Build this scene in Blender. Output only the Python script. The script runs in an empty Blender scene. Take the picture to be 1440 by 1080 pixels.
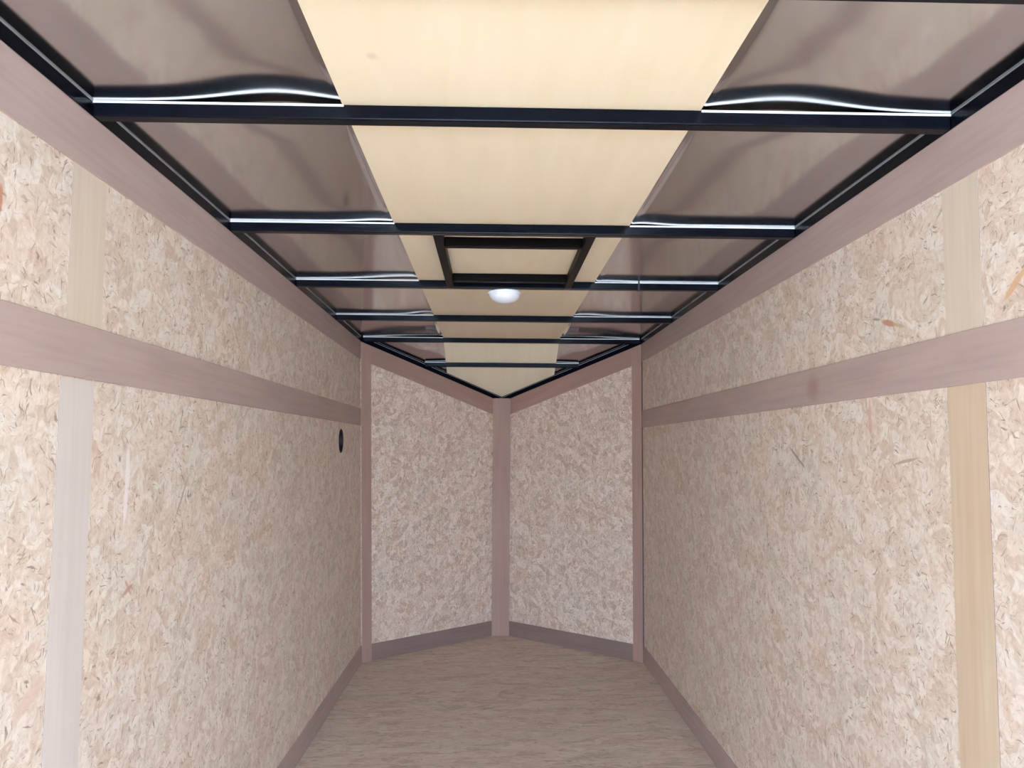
import bpy, bmesh, math, random
import numpy as np
from mathutils import Matrix, Vector
random.seed(7)
SC = bpy.context.scene
COL = SC.collection

# ------------------------------------------------------------ measured layout (metres)
HW = 0.76                      # half inside width
H = 1.7339                     # underside of the roof sheet
BH = 0.0271                    # roof bow height
BT = 0.0291                    # roof bow thickness
ZW = H - BH                    # underside of bows and rails
YB = -1.90                     # rear door opening
YF = 4.4282                    # where the V nose starts
YAP = 5.1055                   # apex of the V nose
ZAP = 1.4463                   # roof sheet height at the apex
FL = math.hypot(HW, YAP - YF)

# ------------------------------------------------------------ camera
F_PX, YAW, PITCH, ROLL = 1149.56, 0.0238, 0.0777, 0.0062
cy, sy = math.cos(YAW), math.sin(YAW)
Fv = Vector((sy*math.cos(PITCH), cy*math.cos(PITCH), math.sin(PITCH)))
Rv = Vector((cy, -sy, 0)); Uv = Rv.cross(Fv)
R2 = Rv*math.cos(ROLL) + Uv*math.sin(ROLL); U2 = Uv*math.cos(ROLL) - Rv*math.sin(ROLL)
cam = bpy.data.cameras.new('camera'); cam.sensor_width = 36.0; cam.lens = 36.0*F_PX/1440
cam.clip_start = 0.01
co = bpy.data.objects.new('camera', cam); COL.objects.link(co)
co.matrix_world = Matrix(((R2.x, U2.x, -Fv.x, -0.0581), (R2.y, U2.y, -Fv.y, 0.0),
                          (R2.z, U2.z, -Fv.z, 1.1367), (0, 0, 0, 1)))
SC.camera = co

# ------------------------------------------------------------ world, sun, exposure
w = bpy.data.worlds.new('sky'); SC.world = w; w.use_nodes = True
bg = w.node_tree.nodes['Background']
bg.inputs['Color'].default_value = (0.50, 0.73, 1.0, 1); bg.inputs['Strength'].default_value = 6.2
sl = bpy.data.lights.new('sun', 'SUN'); sl.energy = 10.3; sl.angle = 0.01; sl.color = (1, 0.93, 0.865)
so = bpy.data.objects.new('sun', sl); COL.objects.link(so)
so.rotation_euler = (math.radians(-8), math.radians(-42), 0)
pl_ = bpy.data.lights.new('door_portal', 'AREA'); pl_.shape = 'RECTANGLE'
pl_.size = 2*HW; pl_.size_y = H; pl_.cycles.is_portal = True
po = bpy.data.objects.new('door_portal', pl_); COL.objects.link(po)
po.location = (0, YB-0.02, H/2); po.rotation_euler = (math.radians(90), 0, 0)   # faces into the trailer
SC.view_settings.view_transform = 'Standard'; SC.view_settings.look = 'None'
SC.view_settings.gamma = 1.0; SC.view_settings.use_curve_mapping = False
SC.view_settings.exposure = 2.60
SC.cycles.max_bounces = 24; SC.cycles.diffuse_bounces = 16; SC.cycles.glossy_bounces = 8
SC.cycles.sample_clamp_indirect = 8.0
SC.cycles.use_denoising = True

# ------------------------------------------------------------ node helpers
def new_mat(name):
    m = bpy.data.materials.new(name); m.use_nodes = True
    nt = m.node_tree; b = nt.nodes['Principled BSDF']
    return m, nt, b
def N(nt, t, **kw):
    n = nt.nodes.new(t)
    for k, v in kw.items():
        if k in ('operation', 'data_type', 'blend_type', 'feature', 'noise_dimensions', 'voronoi_dimensions', 'rotation_type', 'distance', 'clamp'):
            setattr(n, k, v)
    return n
def L(nt, a, b): nt.links.new(a, b)
def val(nt, op, a, b=None, clamp=False):
    n = nt.nodes.new('ShaderNodeMath'); n.operation = op; n.use_clamp = clamp
    for i, x in enumerate((a, b)):
        if x is None: continue
        if hasattr(x, 'is_output'): L(nt, x, n.inputs[i])
        else: n.inputs[i].default_value = x
    return n.outputs[0]
def vmul(nt, a, v):
    n = nt.nodes.new('ShaderNodeVectorMath'); n.operation = 'MULTIPLY'
    L(nt, a, n.inputs[0]); n.inputs[1].default_value = v; return n.outputs[0]
def vadd(nt, a, v):
    n = nt.nodes.new('ShaderNodeVectorMath'); n.operation = 'ADD'
    L(nt, a, n.inputs[0])
    if hasattr(v, 'is_output'): L(nt, v, n.inputs[1])
    else: n.inputs[1].default_value = v
    return n.outputs[0]
def noise(nt, v, scale, detail=3, rough=0.5, dist=0.0):
    n = nt.nodes.new('ShaderNodeTexNoise'); n.inputs['Scale'].default_value = scale
    n.inputs['Detail'].default_value = detail; n.inputs['Roughness'].default_value = rough
    n.inputs['Distortion'].default_value = dist
    if v is not None: L(nt, v, n.inputs['Vector'])
    return n
def voro(nt, v, scale, feature='F1', rnd=1.0):
    n = nt.nodes.new('ShaderNodeTexVoronoi'); n.feature = feature
    n.inputs['Scale'].default_value = scale; n.inputs['Randomness'].default_value = rnd
    L(nt, v, n.inputs['Vector']); return n
def ramp(nt, f, stops):
    n = nt.nodes.new('ShaderNodeValToRGB'); cr = n.color_ramp
    while len(cr.elements) < len(stops): cr.elements.new(0.5)
    for e, (p, c) in zip(cr.elements, stops):
        e.position = p; e.color = (c[0], c[1], c[2], 1) if isinstance(c, tuple) else (c, c, c, 1)
    L(nt, f, n.inputs['Fac']); return n.outputs['Color']
def mix(nt, f, a, b, mode='MIX'):
    n = nt.nodes.new('ShaderNodeMixRGB'); n.blend_type = mode
    for i, x in enumerate((f, a, b)):
        if hasattr(x, 'is_output'): L(nt, x, n.inputs[i])
        elif isinstance(x, tuple): n.inputs[i].default_value = (*x, 1)
        else: n.inputs[i].default_value = x
    return n.outputs[0]
def mixf(nt, f, a, b):
    n = nt.nodes.new('ShaderNodeMix'); n.data_type = 'FLOAT'
    for i, x in enumerate((f, a, b)):
        if hasattr(x, 'is_output'): L(nt, x, n.inputs[(0, 2, 3)[i]])
        else: n.inputs[(0, 2, 3)[i]].default_value = x
    return n.outputs[0]
def uvnode(nt):
    n = nt.nodes.new('ShaderNodeUVMap'); n.uv_map = 'UVMap'; return n.outputs[0]

# ------------------------------------------------------------ materials
def osb(name, stops, seed=(0, 0, 0), strands=(), flake=1.0, fleck=1.0, stretch=(1, 1, 1), fleckcol=(0.27, 0.19, 0.13)):
    """strand board: overlapping elongated wood flakes with small dark slivers. Coordinates are metres on the board."""
    m, nt, b = new_mat(name)
    uv0 = uvnode(nt)
    uv = vmul(nt, vadd(nt, uv0, seed), stretch)
    def jitter(scale, amt, off):
        nz = noise(nt, vadd(nt, uv, (off, off*.7, 0)), scale, 2)
        v = nt.nodes.new('ShaderNodeVectorMath'); v.operation = 'SUBTRACT'
        L(nt, nz.outputs['Color'], v.inputs[0]); v.inputs[1].default_value = (.5, .5, .5)
        return v.outputs[0], vmul(nt, v.outputs[0], (amt, amt, 0))
    wv, j1 = jitter(11, .05, 0)
    _, j2 = jitter(45, .012, 4)
    uvw = vadd(nt, vadd(nt, uv, j1), j2)
    def rot(a, off):
        r = nt.nodes.new('ShaderNodeVectorRotate'); r.rotation_type = 'Z_AXIS'
        L(nt, vadd(nt, uvw, (off, off*1.3, 0)), r.inputs['Vector']); r.inputs['Angle'].default_value = a
        return r.outputs[0]
    # flakes: three overlapping layers of elongated cells
    tone = None
    for i, (a, sx, sy_) in enumerate(((.5, 14, 40), (1.7, 11, 46), (2.75, 16, 38))):
        fl = voro(nt, vmul(nt, rot(a, 2.3*i), (sx*flake, sy_*flake, 1)), 1.0)
        sc = nt.nodes.new('ShaderNodeSeparateColor'); L(nt, fl.outputs['Color'], sc.inputs[0])
        t = sc.outputs[i]
        tone = t if tone is None else mixf(nt, ramp(nt, noise(nt, vadd(nt, uvw, (3*i, i, 0)), 24, 2).outputs[0], [(0.46, 0.0), (0.54, 1.0)]), tone, t)
    fine = noise(nt, uvw, 85, 4, 0.7)
    f = val(nt, 'ADD', val(nt, 'MULTIPLY', tone, 0.30), val(nt, 'MULTIPLY', fine.outputs[0], 0.70))
    cols = ramp(nt, f, stops)
    hue = noise(nt, uvw, 6, 3)
    cols = mix(nt, 1.0, cols, ramp(nt, hue.outputs[0], [(0.30, (1.0, .945, .93)), (0.5, (1, 1, 1)), (0.70, (.95, .985, .99))]), 'MULTIPLY')
    # small dark slivers lying every way, gathered in patches
    for i, a in enumerate((.15, .85, 1.45, 2.2, 2.8)):
        q = vmul(nt, rot(a, 5+1.9*i), (32*flake, 150*flake, 1))
        n1 = noise(nt, q, 1.0, 2, 0.55, 0.3)
        gate = noise(nt, vadd(nt, uv, (5.0+2*i, 2.0+i, 0)), 13, 2)
        k = val(nt, 'MULTIPLY', ramp(nt, n1.outputs[0], [(0.635, 0.0), (0.69, 1.0)]), ramp(nt, gate.outputs[0], [(0.43, 0.2), (0.60, 1.0)]))
        cols = mix(nt, val(nt, 'MULTIPLY', k, 0.75*fleck), cols, fleckcol)
    # single reddish strands that stand out on the board: (u, v, angle, length, width, colour)
    for (su, sv, sa, sln, sw, scol) in strands:
        d = vadd(nt, uv0, (-su, -sv, 0))
        r = nt.nodes.new('ShaderNodeVectorRotate'); r.rotation_type = 'Z_AXIS'
        L(nt, d, r.inputs['Vector']); r.inputs['Angle'].default_value = -sa
        r2 = vadd(nt, vmul(nt, r.outputs[0], (2/sln, 2/sw, 0)), vmul(nt, wv, (1.6, 1.6, 0)))
        ln = nt.nodes.new('ShaderNodeVectorMath'); ln.operation = 'LENGTH'; L(nt, r2, ln.inputs[0])
        cols = mix(nt, val(nt, 'MULTIPLY', ramp(nt, ln.outputs['Value'], [(0.6, 1.0), (1.0, 0.0)]), 0.75), cols, scol)
    L(nt, cols, b.inputs['Base Color'])
    b.inputs['Roughness'].default_value = 0.75; b.inputs['Specular IOR Level'].default_value = 0.25
    return m
def board(name, col, dark, along=(3, 60, 1), rough=0.6, knots=(), amt=1.0):
    """thin wood strip with straight grain along its length (u)"""
    m, nt, b = new_mat(name)
    uv0 = uvnode(nt)
    g = noise(nt, vmul(nt, uv0, along), 1.0, 4, 0.6, 0.4)
    g2 = noise(nt, vmul(nt, uv0, (2.2, 9, 1)), 1.0, 2)
    f = val(nt, 'ADD', val(nt, 'MULTIPLY', g.outputs[0], 0.5), val(nt, 'MULTIPLY', g2.outputs[0], 0.5))
    c = ramp(nt, f, [(0.32, dark), (0.62, col)])
    for (ku, kv, kr, kc) in knots:
        d = vmul(nt, vadd(nt, uv0, (-ku, -kv, 0)), (0.8/kr, 1/kr, 0))
        d = vadd(nt, d, vmul(nt, noise(nt, uv0, 14, 2).outputs['Color'], (.5, .5, 0)))
        ln = nt.nodes.new('ShaderNodeVectorMath'); ln.operation = 'LENGTH'; L(nt, d, ln.inputs[0])
        c = mix(nt, val(nt, 'MULTIPLY', ramp(nt, ln.outputs['Value'], [(0.25, 1.0), (1.0, 0.0)]), 0.5), c, kc)
    L(nt, c, b.inputs['Base Color']); b.inputs['Roughness'].default_value = rough
    b.inputs['Specular IOR Level'].default_value = 0.25
    return m
def plain(name, col, rough=0.5, metal=0.0, spec=0.5, var=0.06, scale=30):
    m, nt, b = new_mat(name)
    tc = nt.nodes.new('ShaderNodeTexCoord')
    n = noise(nt, tc.outputs['Object'], scale, 3)
    c = ramp(nt, n.outputs[0], [(0.3, tuple(x*(1-var) for x in col)), (0.7, tuple(min(1, x*(1+var)) for x in col))])
    L(nt, c, b.inputs['Base Color']); b.inputs['Roughness'].default_value = rough
    b.inputs['Metallic'].default_value = metal; b.inputs['Specular IOR Level'].default_value = spec
    return m
WALLSTOPS = [(0.34, (.63, .495, .395)), (0.44, (.70, .578, .48)), (0.55, (.748, .64, .545)), (0.66, (.81, .725, .64))]
RUST = (.50, .17, .08)
M_OSBL = osb('strand_board_left', WALLSTOPS, strands=[(1.155, 1.480, 1.45, .06, .02, RUST), (1.60, 1.06, 1.52, .20, .022, (.86, .80, .79)), (1.62, .857, .35, .07, .012, (.50, .26, .20)),
                                                (1.625, .862, 2.3, .06, .010, (.55, .30, .24)), (1.885, 1.018, .9, .12, .010, (.42, .34, .24)), (1.29, .75, .5, .12, .035, (.68, .50, .42))])
M_OSBR = osb('strand_board_right', WALLSTOPS, seed=(7, 3, 0),
             strands=[(1.652, 1.397, .27, .075, .015, RUST), (1.615, 1.387, .25, .06, .009, (.52, .38, .20)), (1.71, 1.414, .16, .05, .007, (.28, .25, .18)),
                     (1.246, 1.398, 2.48, .085, .017, (.62, .36, .17)), (1.752, 1.198, 1.5, .075, .018, (.66, .40, .34)), (2.185, 1.116, .47, .13, .009, (.27, .19, .13)),
                     (1.60, 1.115, 3.0, .13, .008, (.42, .30, .20))])
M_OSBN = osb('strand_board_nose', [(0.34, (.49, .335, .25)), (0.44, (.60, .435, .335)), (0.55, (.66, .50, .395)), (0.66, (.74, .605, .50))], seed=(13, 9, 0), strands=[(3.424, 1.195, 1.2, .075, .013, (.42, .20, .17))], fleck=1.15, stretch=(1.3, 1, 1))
M_FLOOR = osb('strand_board_floor', [(0.30, (.45, .345, .265)), (0.42, (.56, .445, .355)), (0.56, (.62, .505, .42)), (0.70, (.67, .57, .49))],
              seed=(2, 17, 0), fleck=0.5, flake=0.8, stretch=(.45, 1.1, 1), fleckcol=(.22, .16, .12))
M_BAND = board('taupe_wood_strip', (.50, .385, .35), (.415, .31, .28))
M_BANDK = board('taupe_wood_strip_knot', (.50, .385, .35), (.415, .31, .28), knots=[(2.064, 0.054, .040, (.33, .17, .13))])
M_EDGE = plain('dimmed_strip_edge', (.24, .19, .17), rough=.8)  # cut edges coloured darker to offset the stronger door light on them
M_SHADE_SEAM = plain('edge_shadow_and_seam', (.13, .085, .10), rough=.8)  # edge shadow painted on the honey strip; also colours the dark corner seam
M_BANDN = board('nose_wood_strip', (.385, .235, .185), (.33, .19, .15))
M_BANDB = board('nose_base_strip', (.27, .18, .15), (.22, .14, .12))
M_PALE = board('pale_wood_strip', (.69, .62, .575), (.62, .55, .50))
M_CREAM = board('cream_wood_strip', (.70, .60, .49), (.62, .51, .40))
M_WARM = board('honey_wood_strip', (.65, .52, .385), (.56, .41, .28))
M_PLY = board('birch_plywood', (.87, .755, .57), (.82, .70, .505), along=(1.5, 22, 1), knots=[(1.22, -.24, .012, (.62, .50, .38))])
M_STEEL = plain('black_painted_steel', (.0034, .0042, .0080), rough=0.22, spec=0.08, var=.2)
M_STEELB = plain('black_steel_ply_reflection', (.0025, .001, .0008), rough=0.4, spec=0.05, var=.2)  # black steel with the plywood's brown reflection put into its colour
M_TAPE = plain('white_tape', (.82, .83, .86), rough=0.4)
M_GREY = plain('grey_tape', (.30, .31, .33), rough=0.4)
M_SKIN = plain('galvanized_sheet', (.66, .665, .68), rough=0.125, metal=1.0, var=.03, scale=6)
M_LENS = plain('white_lens', (.88, .90, .95), rough=0.25, var=.01)
M_LRIM = plain('light_base_plastic', (.42, .40, .40), rough=0.45, var=.02)
M_DARK = plain('dark_cavity', (.030, .014, .008), rough=0.8, spec=.1)
M_SLEEVE = plain('black_rubber', (.014, .012, .012), rough=0.6)
M_GROUND = plain('concrete_apron', (.46, .45, .43), rough=0.9, var=.06, scale=2)
M_SHELL = plain('outer_cladding', (.05, .05, .055), rough=0.4)

# ------------------------------------------------------------ mesh helpers
def warp(v):
    """the front left corner of the body stands slightly out of plumb"""
    x, y, z = v
    if x < 0:
        x += 0.020*(1-2*z/H)*(max(0, min(y, YF))/YF)**2*(-x/HW)
    return (x, y, z)
def link(name, me, mat, parent=None, label=None, cat=None, group=None, kind=None):
    me.materials.append(mat)
    o = bpy.data.objects.new(name, me); COL.objects.link(o)
    if parent: o.parent = parent
    if label: o['label'] = label
    if cat: o['category'] = cat
    if group: o['group'] = group
    if kind: o['kind'] = kind
    return o
def empty(name, loc, label, cat, group=None):
    o = bpy.data.objects.new(name, None); COL.objects.link(o); o.location = loc
    o.empty_display_size = 0.05
    o['label'] = label; o['category'] = cat
    if group: o['group'] = group
    return o
def finish(name, bm, bevel=0, seg=2, uvf=None, smooth=False, nowarp=False):
    bmesh.ops.recalc_face_normals(bm, faces=bm.faces)
    if bevel:
        bmesh.ops.bevel(bm, geom=list(bm.edges), offset=bevel, segments=seg, profile=0.5, affect='EDGES', clamp_overlap=True)
    uvl = bm.loops.layers.uv.new('UVMap')
    for f in bm.faces:
        for l in f.loops:
            c = l.vert.co
            l[uvl].uv = uvf(c) if uvf else (c.x, c.y)
        if smooth: f.smooth = True
    if not nowarp:
        for v in bm.verts: v.co = warp(v.co)
    me = bpy.data.meshes.new(name); bm.to_mesh(me); bm.free(); return me
def hexa(bm, c8):
    vs = [bm.verts.new(c) for c in c8]
    for f in ((0, 1, 2, 3), (7, 6, 5, 4), (0, 4, 5, 1), (1, 5, 6, 2), (2, 6, 7, 3), (3, 7, 4, 0)):
        bm.faces.new([vs[i] for i in f])
def box(name, x0, x1, y0, y1, z0, z1, mat, bevel=0, seg=2, uvf=None, ny=1, **kw):
    bm = bmesh.new()
    hexa(bm, [(x0, y0, z0), (x1, y0, z0), (x1, y1, z0), (x0, y1, z0), (x0, y0, z1), (x1, y0, z1), (x1, y1, z1), (x0, y1, z1)])
    if ny > 1:
        es = [e for e in bm.edges if abs((e.verts[0].co-e.verts[1].co).y) > .5*(y1-y0)]
        bmesh.ops.subdivide_edges(bm, edges=es, cuts=ny-1, use_grid_fill=True)
    return link(name, finish(name, bm, bevel, seg, uvf), mat, **kw)
uYZ = lambda c: (c.y, c.z)
uXY = lambda c: (c.x, c.y)
def pwall(name, side, y0, y1, z0, z1, t, mat, off=0.0, bevel=0.0, vert=False, nseg=24, uv=None, **kw):
    """slab on a side wall, inner face at HW-off-t, as a strip subdivided lengthwise"""
    bm = bmesh.new(); xa, xb = side*(HW-off), side*(HW-off-t)
    ys = [y0+(y1-y0)*i/nseg for i in range(nseg+1)]
    rings = []
    for y in ys:
        rings.append([bm.verts.new(p) for p in ((xa, y, z0), (xb, y, z0), (xb, y, z1), (xa, y, z1))])
    for a, b in zip(rings, rings[1:]):
        for i in range(4):
            bm.faces.new((a[i], a[(i+1) % 4], b[(i+1) % 4], b[i]))
    bm.faces.new(rings[0]); bm.faces.new(rings[-1][::-1])
    if uv is None:
        uv = (lambda c: (c.z, c.y-y0)) if vert else (lambda c: (c.y, c.z-z0))
    return link(name, finish(name, bm, bevel, 1, uv), mat, **kw)

# nose frame: s metres along the panel from the side corner, d metres inboard of the panel face
def nose(side, s, d, z):
    ex, ey = -side*HW/FL, (YAP-YF)/FL          # direction along panel
    nx, ny_ = -side*(YAP-YF)/FL, -HW/FL        # inward normal
    return (side*HW+ex*s+nx*d, YF+ey*s+ny_*d, z)
def ztop(s): return H+(ZAP-H)*s/FL
def npanel(name, side, s0, s1, zf0, zf1, d0, d1, mat, bevel=0, vert=False, nseg=10, miter=True, uv=None, **kw):
    """slab on a nose panel; zf0/zf1 give bottom/top height as functions of s"""
    bm = bmesh.new(); rings = []
    tana = (YAP-YF)/HW
    for i in range(nseg+1):
        s = s0+(s1-s0)*i/nseg
        r = []
        for d, zf in ((d0, zf0), (d1, zf0), (d1, zf1), (d0, zf1)):
            ss = s
            if miter and abs(s-FL) < 1e-6: ss = FL-d*tana          # meets its twin on the centre line
            r.append(bm.verts.new(nose(side, ss, d, zf(s))))
        rings.append(r)
    for a, b in zip(rings, rings[1:]):
        for i in range(4): bm.faces.new((a[i], a[(i+1) % 4], b[(i+1) % 4], b[i]))
    bm.faces.new(rings[0]); bm.faces.new(rings[-1][::-1])
    def along(c): return math.hypot(c.x-side*HW, c.y-YF)
    if uv is None:
        uv = (lambda c: (c.z, along(c))) if vert else (lambda c: (along(c), c.z-zf0(along(c))))
    return link(name, finish(name, bm, bevel, 1, uv), mat, **kw)
ST = dict(kind='structure')

# ------------------------------------------------------------ shell: floor, walls, ceiling
bm = bmesh.new()
e_ = .012; pts = [(-HW-e_, YB), (HW+e_, YB), (HW+e_, YF), (0, YAP+e_), (-HW-e_, YF)]
lo = [bm.verts.new((x, y, -.03)) for x, y in pts]; hi = [bm.verts.new((x, y, 0)) for x, y in pts]
bm.faces.new(hi); bm.faces.new(lo[::-1])
for i in range(5): bm.faces.new((lo[i], lo[(i+1) % 5], hi[(i+1) % 5], hi[i]))
link('floor', finish('floor', bm, uvf=uXY, nowarp=True), M_FLOOR, label='brown strand board floor running to the V nose', kind='structure')

WT = 0.012
HY, HZ, HR, HS = 3.85, 1.163, 0.057, 0.09         # round opening in the left wall
def left_wall():
    bm = bmesh.new(); n = 40
    xi, xo = -HW, -HW-WT
    ring = []; rin = []; sq = []
    for i in range(n):
        a = 2*math.pi*(i+.5)/n; c, s = math.cos(a), math.sin(a); k = HS/max(abs(c), abs(s))
        ring.append(bm.verts.new((xi, HY+HR*c, HZ+HR*s))); rin.append(bm.verts.new((xo, HY+HR*c, HZ+HR*s)))
        sq.append(bm.verts.new((xi, HY+k*c, HZ+k*s)))
    sqo = [bm.verts.new((xo, v.co.y, v.co.z)) for v in sq]
    for i in range(n):
        j = (i+1) % n
        bm.faces.new((ring[i], ring[j], sq[j], sq[i])); bm.faces.new((ring[j], ring[i], rin[i], rin[j]))
        bm.faces.new((rin[j], rin[i], sqo[i], sqo[j]))
    # corners of the square patch
    for cy_, cz_ in ((1, 1), (-1, 1), (-1, -1), (1, -1)):
        for x, vs in ((xi, sq), (xo, sqo)):
            near = sorted(vs, key=lambda v: (v.co.y-HY-cy_*HS)**2+(v.co.z-HZ-cz_*HS)**2)[:2]
            bm.faces.new((near[0], near[1], bm.verts.new((x, HY+cy_*HS, HZ+cz_*HS))))
    ya, yb, za, zb = HY-HS, HY+HS, HZ-HS, HZ+HS
    def patch(y0, y1, z0, z1, m, k):
        for x in (xi, xo):
            g = [[bm.verts.new((x, y0+(y1-y0)*i/m, z0+(z1-z0)*j/k)) for j in range(k+1)] for i in range(m+1)]
            for i in range(m):
                for j in range(k): bm.faces.new((g[i][j], g[i+1][j], g[i+1][j+1], g[i][j+1]))
    for (y0, y1, m) in ((YB, ya, 24), (ya, yb, 2), (yb, YF, 4)):
        for (z0, z1, k) in ((0, za, 4), (za, zb, 1), (zb, ZW, 3)):
            if (y0, z0) == (ya, za): continue
            patch(y0, y1, z0, z1, m, k)
    for (p, q_) in (((YB, 0), (YF, 0)), ((YB, ZW), (YF, ZW)), ((YB, 0), (YB, ZW)), ((YF, 0), (YF, ZW))):
        m = 24
        prev = None
        for i in range(m+1):
            y = p[0]+(q_[0]-p[0])*i/m; z = p[1]+(q_[1]-p[1])*i/m
            cur = (bm.verts.new((xi, y, z)), bm.verts.new((xo, y, z)))
            if prev: bm.faces.new((prev[0], prev[1], cur[1], cur[0]))
            prev = cur
    bmesh.ops.remove_doubles(bm, verts=bm.verts, dist=1e-5)
    return finish('wall_left', bm, uvf=uYZ)
link('wall_left', left_wall(), M_OSBL, label='left strand board wall with a round dark opening near the front', kind='structure')
pwall('wall_right', 1, YB, YF, 0, ZW, WT, M_OSBR, off=-WT, uv=uYZ, label='right strand board wall of the trailer', kind='structure')
def nuv(side): return lambda c: (math.hypot(c.x-side*HW, c.y-YF)+side*3, c.z)
npanel('wall_front_left', -1, 0, FL, lambda s: 0, lambda s: ztop(s)-BH, -WT, 0, M_OSBN, uv=nuv(-1), label='left strand board panel of the V nose', kind='structure')
npanel('wall_front_right', 1, 0, FL, lambda s: 0, lambda s: ztop(s)-BH, -WT, 0, M_OSBN, uv=nuv(1), label='right strand board panel of the V nose', kind='structure')

# roof sheet: thin metal, slightly oil-canned beside the bows
BOWS = {'A': 0.9635, 'B': 1.3952, 'C': 2.1489, 'D': 2.8983, 'E': 3.6712, 'F': 4.4282, 'G': 4.6837}
PXL, PXR = -0.3206, 0.3064
def g(x, c, wdt): return math.exp(-((x-c)/wdt)**2)
def sm(a, b, x):
    t = max(0, min(1, (x-a)/(b-a))); return t*t*(3-2*t)
BUMPS = [  # bow, side, centre x, half width, height
    ('B', -.44, .13, .0088), ('B', .455, .145, .0088), ('C', -.36, .08, .0022), ('C', .34, .06, .0022),
    ('D', -.36, .17, .0050), ('D', .36, .06, .0010), ('E', -.33, .09, .0060), ('E', .36, .10, .0030),
    ('F', -.36, .24, .0055), ('F', .36, .24, .0055), ('G', -.30, .15, .0030), ('G', .30, .15, .0030)]
def half(y): return HW if y <= YF else HW*max(0, (YAP-y)/(YAP-YF))
def zroof(y):
    if y <= YF: return H
    return H+(ZAP-H)*(y-YF)/(YAP-YF)
def zskin(x, y):
    z = zroof(y)
    ed = sm(PXL-.012, PXL+.002, x)*(1-sm(PXR-.002, PXR+.012, x))     # rides over the plywood in the middle
    up = .0040*ed
    for k, c, wd, a in BUMPS:
        yb_ = BOWS[k]
        fy = g(y, yb_-.01, .10 if y < yb_ else .08)
        up = max(up, a*g(x, c, wd)*fy) if ed < .5 else up
    ds = min(abs(y-b) for b in BOWS.values())
    hw = half(y); e = sm(0, .15, hw-abs(x))*(1-ed)
    wav = (math.sin(3.1*x+1.7*y+.4)*math.sin(5.3*y-2.1*x)+.6*math.sin(9*x+4*y))*.0009
    sag = (.0032 if y < BOWS['D'] else .0018)
    z -= sm(0, .17, ds)*e*sag
    if BOWS['E'] < y < YF:          # the sheet hangs slack before the last full-width bow
        inn = 1-sm(.40, .68, abs(x)); t = min(1.0, (YF-y)/.42)
        z -= .0090*t*(2-t)*sm(0, .30, y-BOWS['E'])*inn*(1-ed)
    return z+.0002+up+sm(.0, .12, ds)*e*wav
bm = bmesh.new(); NX, ys = 200, []
y = YB
while y < YAP-.004:
    ys.append(y); y += .02 if y < .5 else (.004 if min(abs(y-b) for b in BOWS.values()) < .05 else .009)
if YF not in ys: ys.append(YF)
ys = sorted(ys+[YAP-.002])
rows = []
for y in ys:
    hw = half(y)+.004
    rows.append([bm.verts.new((hw*(2*i/NX-1), y, zskin(hw*(2*i/NX-1), y))) for i in range(NX+1)])
for a, b in zip(rows, rows[1:]):
    for i in range(NX): bm.faces.new((a[i], a[i+1], b[i+1], b[i]))
o = link('ceiling', finish('ceiling', bm, uvf=uXY, smooth=True), M_SKIN, label='shiny grey metal roof sheet above the black bows', kind='structure')
md = o.modifiers.new('thickness', 'SOLIDIFY'); md.thickness = .001; md.offset = -1.0 if o.data.polygons[0].normal.z < 0 else 1.0

# ------------------------------------------------------------ wood strips over the seams
TT = 0.004; ZTB, ZM1, ZM0, BB = 1.6094, 1.3426, 1.2498, 0.0886
YV, WV = 1.3401, 0.1145
sides = ((-1, 'left'), (1, 'right'))
for s, nm in sides:
    pwall('baseboard_'+nm, s, YB, YF, 0, BB, TT, M_BAND, label='taupe wood base strip along the %s wall' % nm, **ST)
    npanel('baseboard_front_'+nm, s, 0, FL, lambda q: 0, lambda q: BB, 0, TT, M_BANDB, label='taupe wood base strip along the %s nose panel' % nm, **ST)
k = 0
def tname():
    global k; k += 1; return 'trim_%d' % k
for s, nm in sides:
    pwall(tname(), s, YB, YF, ZTB, ZW, TT, M_BAND, label='wide taupe strip under the roof rail of the %s wall' % nm, **ST)
    pwall(tname(), s, YB, YF, ZM0, ZM1, TT, M_BAND if s < 0 else M_BANDK, bevel=.0008, label='horizontal taupe strip across the middle of the %s wall' % nm, **ST)
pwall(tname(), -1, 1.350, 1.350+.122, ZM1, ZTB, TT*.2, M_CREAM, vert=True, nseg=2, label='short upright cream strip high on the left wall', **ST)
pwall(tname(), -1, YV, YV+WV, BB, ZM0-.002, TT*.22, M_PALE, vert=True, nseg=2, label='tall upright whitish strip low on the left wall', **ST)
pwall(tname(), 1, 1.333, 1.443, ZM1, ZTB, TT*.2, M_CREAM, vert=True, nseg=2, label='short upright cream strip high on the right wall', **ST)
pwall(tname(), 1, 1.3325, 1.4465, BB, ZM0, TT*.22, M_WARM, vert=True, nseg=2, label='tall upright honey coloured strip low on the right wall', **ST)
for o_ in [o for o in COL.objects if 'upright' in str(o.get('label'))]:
    o_.data.materials.append(M_SHADE_SEAM if 'honey' in o_['label'] else M_EDGE)
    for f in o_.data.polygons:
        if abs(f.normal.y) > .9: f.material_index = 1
for s, nm in sides:
    npanel(tname(), s, .062, FL, lambda q: ztop(q)-BH-.098, lambda q: ztop(q)-BH, 0, TT, M_BANDN, label='sloping taupe strip under the roof rail of the %s nose panel' % nm, **ST)
    npanel(tname(), s, .004, .066, lambda q: 0, lambda q: ztop(q)-BH, TT-.001, TT+.001, M_BANDN, bevel=.0006, vert=True, nseg=2, label='upright taupe strip in the %s corner of the V nose' % nm, **ST)
npanel(tname(), 1, .0005, .0045, lambda q: .004, lambda q: ztop(q)-BH, 0, .006, M_SHADE_SEAM, nseg=2, label='thin dark seam down the right corner of the V nose', **ST)
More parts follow.
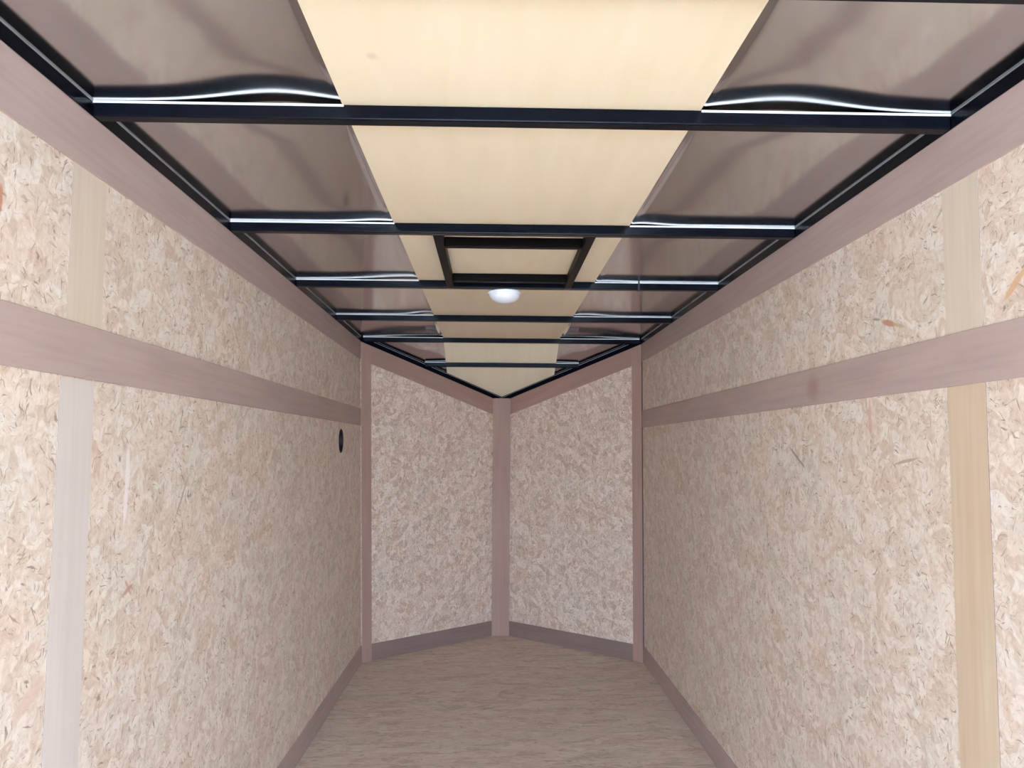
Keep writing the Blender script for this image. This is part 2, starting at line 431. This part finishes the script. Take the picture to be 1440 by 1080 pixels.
# flat post across the apex
hwp = .053; ypst = YAP-hwp*(YAP-YF)/HW-.008
zt = ztop(FL*(ypst+.004-YF)/(YAP-YF))-BH
box(tname(), -hwp, hwp, ypst, ypst+.005, 0, zt, M_BANDN, bevel=.001, seg=1, uvf=lambda c: (c.z, c.x), label='flat upright taupe post in the apex of the V nose', **ST)

# ------------------------------------------------------------ roof rails (each with its bead of tape)
RI = 0.006
for s, nm in sides:
    r = empty('roof_rail', (s*HW, (YB+YF)/2, ZW), 'long black steel rail along the top of the %s side wall' % nm, 'roof rail', 'roof rails round the top of the walls')
    p = pwall('rail_tube', s, YB, YF+.0, ZW, H+.02, RI+.03, M_STEEL, off=-.03, uv=uYZ)
    q_ = pwall('tape_bead', s, YB, YF, H-.0026, H-.0002, .001, M_GREY, off=RI, uv=uYZ)
    q_['label'] = 'thin grey bead along the rail'
    for c in (p, q_): c.parent = r; c.matrix_parent_inverse = Matrix.Translation(-r.location)
    r = empty('roof_rail', (s*HW/2, (YF+YAP)/2, ztop(FL/2)-BH), 'black steel rail sloping down along the top of the %s nose panel' % nm, 'roof rail', 'roof rails round the top of the walls')
    p = npanel('rail_tube', s, -.01, FL, lambda q: ztop(q)-BH, lambda q: ztop(q)+.02, -.03, RI+.004, M_STEEL)
    q_ = npanel('tape_bead', s, .03, FL, lambda q: ztop(q)-.0024, lambda q: ztop(q)-.0002, RI+.004, RI+.005, M_GREY)
    q_['label'] = 'thin grey bead along the rail'
    for c in (p, q_): c.parent = r; c.matrix_parent_inverse = Matrix.Translation(-r.location)

# ------------------------------------------------------------ roof bows
desc = {'A': 'black steel roof bow nearest the viewer, cut by the top edge of the picture',
        'B': 'black steel roof bow over the two upright wall strips, widest in view',
        'C': 'black steel roof bow at the near side of the vent frame',
        'D': 'black steel roof bow at the far side of the vent frame, carrying the dome light',
        'E': 'black steel roof bow next beyond the dome light',
        'F': 'black steel roof bow where the V nose starts',
        'G': 'short black steel roof bow inside the V nose, nearest the apex'}
for key, yb_ in BOWS.items():
    z1 = zroof(yb_); hw = half(yb_)-(RI if yb_ < YF else .016)
    if key == 'G': hw -= .02
    r = empty('roof_bow', (0, yb_, z1-BH), desc[key], 'beam', 'black roof bows across the ceiling')
    nt_ = -.002 if yb_ >= YF else 0
    def par(o, r=r):
        o.parent = r; o.matrix_parent_inverse = Matrix.Translation(-r.location); return o
    par(box('bow_tube', -hw, hw, yb_, yb_+BT, z1-BH, z1+nt_, M_STEEL, bevel=.003, seg=3))
    th = .0042 if key in 'ABCD' else .0036
    for x0, x1 in ((-hw, PXL-.001), (PXR+.001, hw)):
        if key == 'G' and False: continue
        t_ = par(box('tape_strip', x0, x1, yb_-.0012, yb_+.0006, z1-th, z1-.0003, M_TAPE))
        t_['label'] = 'white tape edge showing along the top of the bow'
    if key == 'D':
        b_ = par(box('joint_band', .463, .469, yb_-.0016, yb_+BT+.001, z1-BH-.001, z1-.0001, M_SLEEVE)); b_['label'] = 'dark band wrapped around the bow'

# ------------------------------------------------------------ plywood down the middle of the ceiling
bm = bmesh.new(); t3 = .003
def px(x): return x
prof = [(PXL, YB), (PXR, YB)]
def yat(x): return YF+(YAP-YF)*(1-abs(x)/HW)-.002
outline = [(PXL, YB), (0, YB), (PXR, YB), (PXR, YF), (PXR, yat(PXR)), (0, YAP-.003), (PXL, yat(PXL)), (PXL, YF)]
def ring(dz): return [bm.verts.new((x, y, zroof(y)+dz)) for x, y in outline]
a, b = ring(.0002), ring(.0002+t3)
for v, flip in ((a, False), (b, True)):
    f1 = [v[0], v[1], v[2], v[3], v[7]]; f2 = [v[7], v[3], v[4], v[5], v[6]]
    for f in (f1, f2): bm.faces.new(f[::-1] if flip else f)
for i in range(8):
    j = (i+1) % 8; bm.faces.new((a[i], a[j], b[j], b[i]))
link('plywood_panel', finish('plywood_panel', bm, uvf=lambda c: (c.y, c.x)), M_PLY,
     label='long pale plywood panel down the middle of the ceiling, above the black bows', cat='plywood panel')

# ------------------------------------------------------------ framing for a roof vent between bows C and D
r = empty('vent_frame', (0, 2.55, ZW), 'square black steel frame between two roof bows in the middle of the ceiling', 'vent frame')
def parv(o): o.parent = r; o.matrix_parent_inverse = Matrix.Translation(-r.location); return o
yc, yd = BOWS['C']+BT, BOWS['D']
parv(box('side_bar', -.222, -.196, yc, yd, ZW, H, M_STEELB, bevel=.002))
parv(box('side_bar', .195, .220, yc, yd, ZW, H, M_STEELB, bevel=.002))
parv(box('cross_bar', -.196, .195, 2.289, 2.318, ZW, H, M_STEELB, bevel=.002))
parv(box('cross_bar', -.196, .195, 2.777, 2.806, ZW, H, M_STEELB, bevel=.002))

# ------------------------------------------------------------ dome light
def lathe(bm, prof, n=48):
    rows = []
    for r_, z in prof:
        rows.append([bm.verts.new((r_*math.cos(2*math.pi*i/n), r_*math.sin(2*math.pi*i/n), z)) for i in range(n)] if r_ > 1e-6 else [bm.verts.new((0, 0, z))])
    for a, b in zip(rows, rows[1:]):
        for i in range(n):
            j = (i+1) % n
            if len(a) == 1: bm.faces.new((a[0], b[j], b[i]))
            elif len(b) == 1: bm.faces.new((a[i], a[j], b[0]))
            else: bm.faces.new((a[i], a[j], b[j], b[i]))
def lmesh(name, prof):
    bm = bmesh.new(); lathe(bm, prof); bmesh.ops.recalc_face_normals(bm, faces=bm.faces)
    for f in bm.faces: f.smooth = True
    uvl = bm.loops.layers.uv.new('UVMap')
    me = bpy.data.meshes.new(name); bm.to_mesh(me); bm.free(); return me
r = empty('dome_light', (-.017, BOWS['D']+.060, ZW), 'small round white dome light under the roof bow beyond the vent frame', 'light')
link('lamp_base', lmesh('lamp_base', [(0, -.0002), (.056, -.0002), (.0605, -.003), (.061, -.009), (.058, -.011), (0, -.011)]), M_LENS, parent=r)
prof = [(.0575, -.010)]
for i in range(1, 13):
    a_ = i/12*math.pi/2; prof.append((.0565*math.cos(a_)**1.05 if i < 12 else 0, -.012-.033*math.sin(a_)))
o = link('lens', lmesh('lens', prof), M_LENS, parent=r)

# ------------------------------------------------------------ round opening in the left wall
wx = -HW+0.020*(1-2*HZ/H)*(HY/YF)**2
r = empty('round_port', (wx, HY, HZ), 'round dark port low under the middle strip, near the front of the left wall', 'port')
def ringmesh(name, r0, r1, x0, x1, n=48, disc=False):
    bm = bmesh.new()
    pr = [(r0, x0), (r1, x0), (r1, x1), (r0, x1)] if not disc else [(0, x0), (r1, x0), (r1, x1), (0, x1)]
    vs = [[bm.verts.new((x, rr*math.cos(2*math.pi*i/n), rr*math.sin(2*math.pi*i/n))) for i in range(n)] for rr, x in pr if rr > 0]
    m = len(vs)
    for kk in range(m if not disc else 1):
        a, b = vs[kk], vs[(kk+1) % m]
        for i in range(n):
            j = (i+1) % n; bm.faces.new((a[i], a[j], b[j], b[i]))
    if disc: bm.faces.new(vs[0]); bm.faces.new(vs[1][::-1])
    bmesh.ops.recalc_face_normals(bm, faces=bm.faces)
    me = bpy.data.meshes.new(name); bm.to_mesh(me); bm.free(); return me
link('sleeve', ringmesh('sleeve', .0525, .0565, -.030, .0015), M_SLEEVE, parent=r)
link('back_plate', ringmesh('back_plate', 0, .0565, -.034, -.030, disc=True), M_DARK, parent=r)

# ------------------------------------------------------------ outside: concrete below the rear door, floor edge
bm = bmesh.new()
vs = [bm.verts.new(p) for p in ((-30, -40, -.55), (30, -40, -.55), (30, 20, -.55), (-30, 20, -.55))]
bm.faces.new(vs)
link('ground', finish('ground', bm, uvf=uXY), M_GROUND, label='flat grey concrete ground outside the rear door', kind='structure')
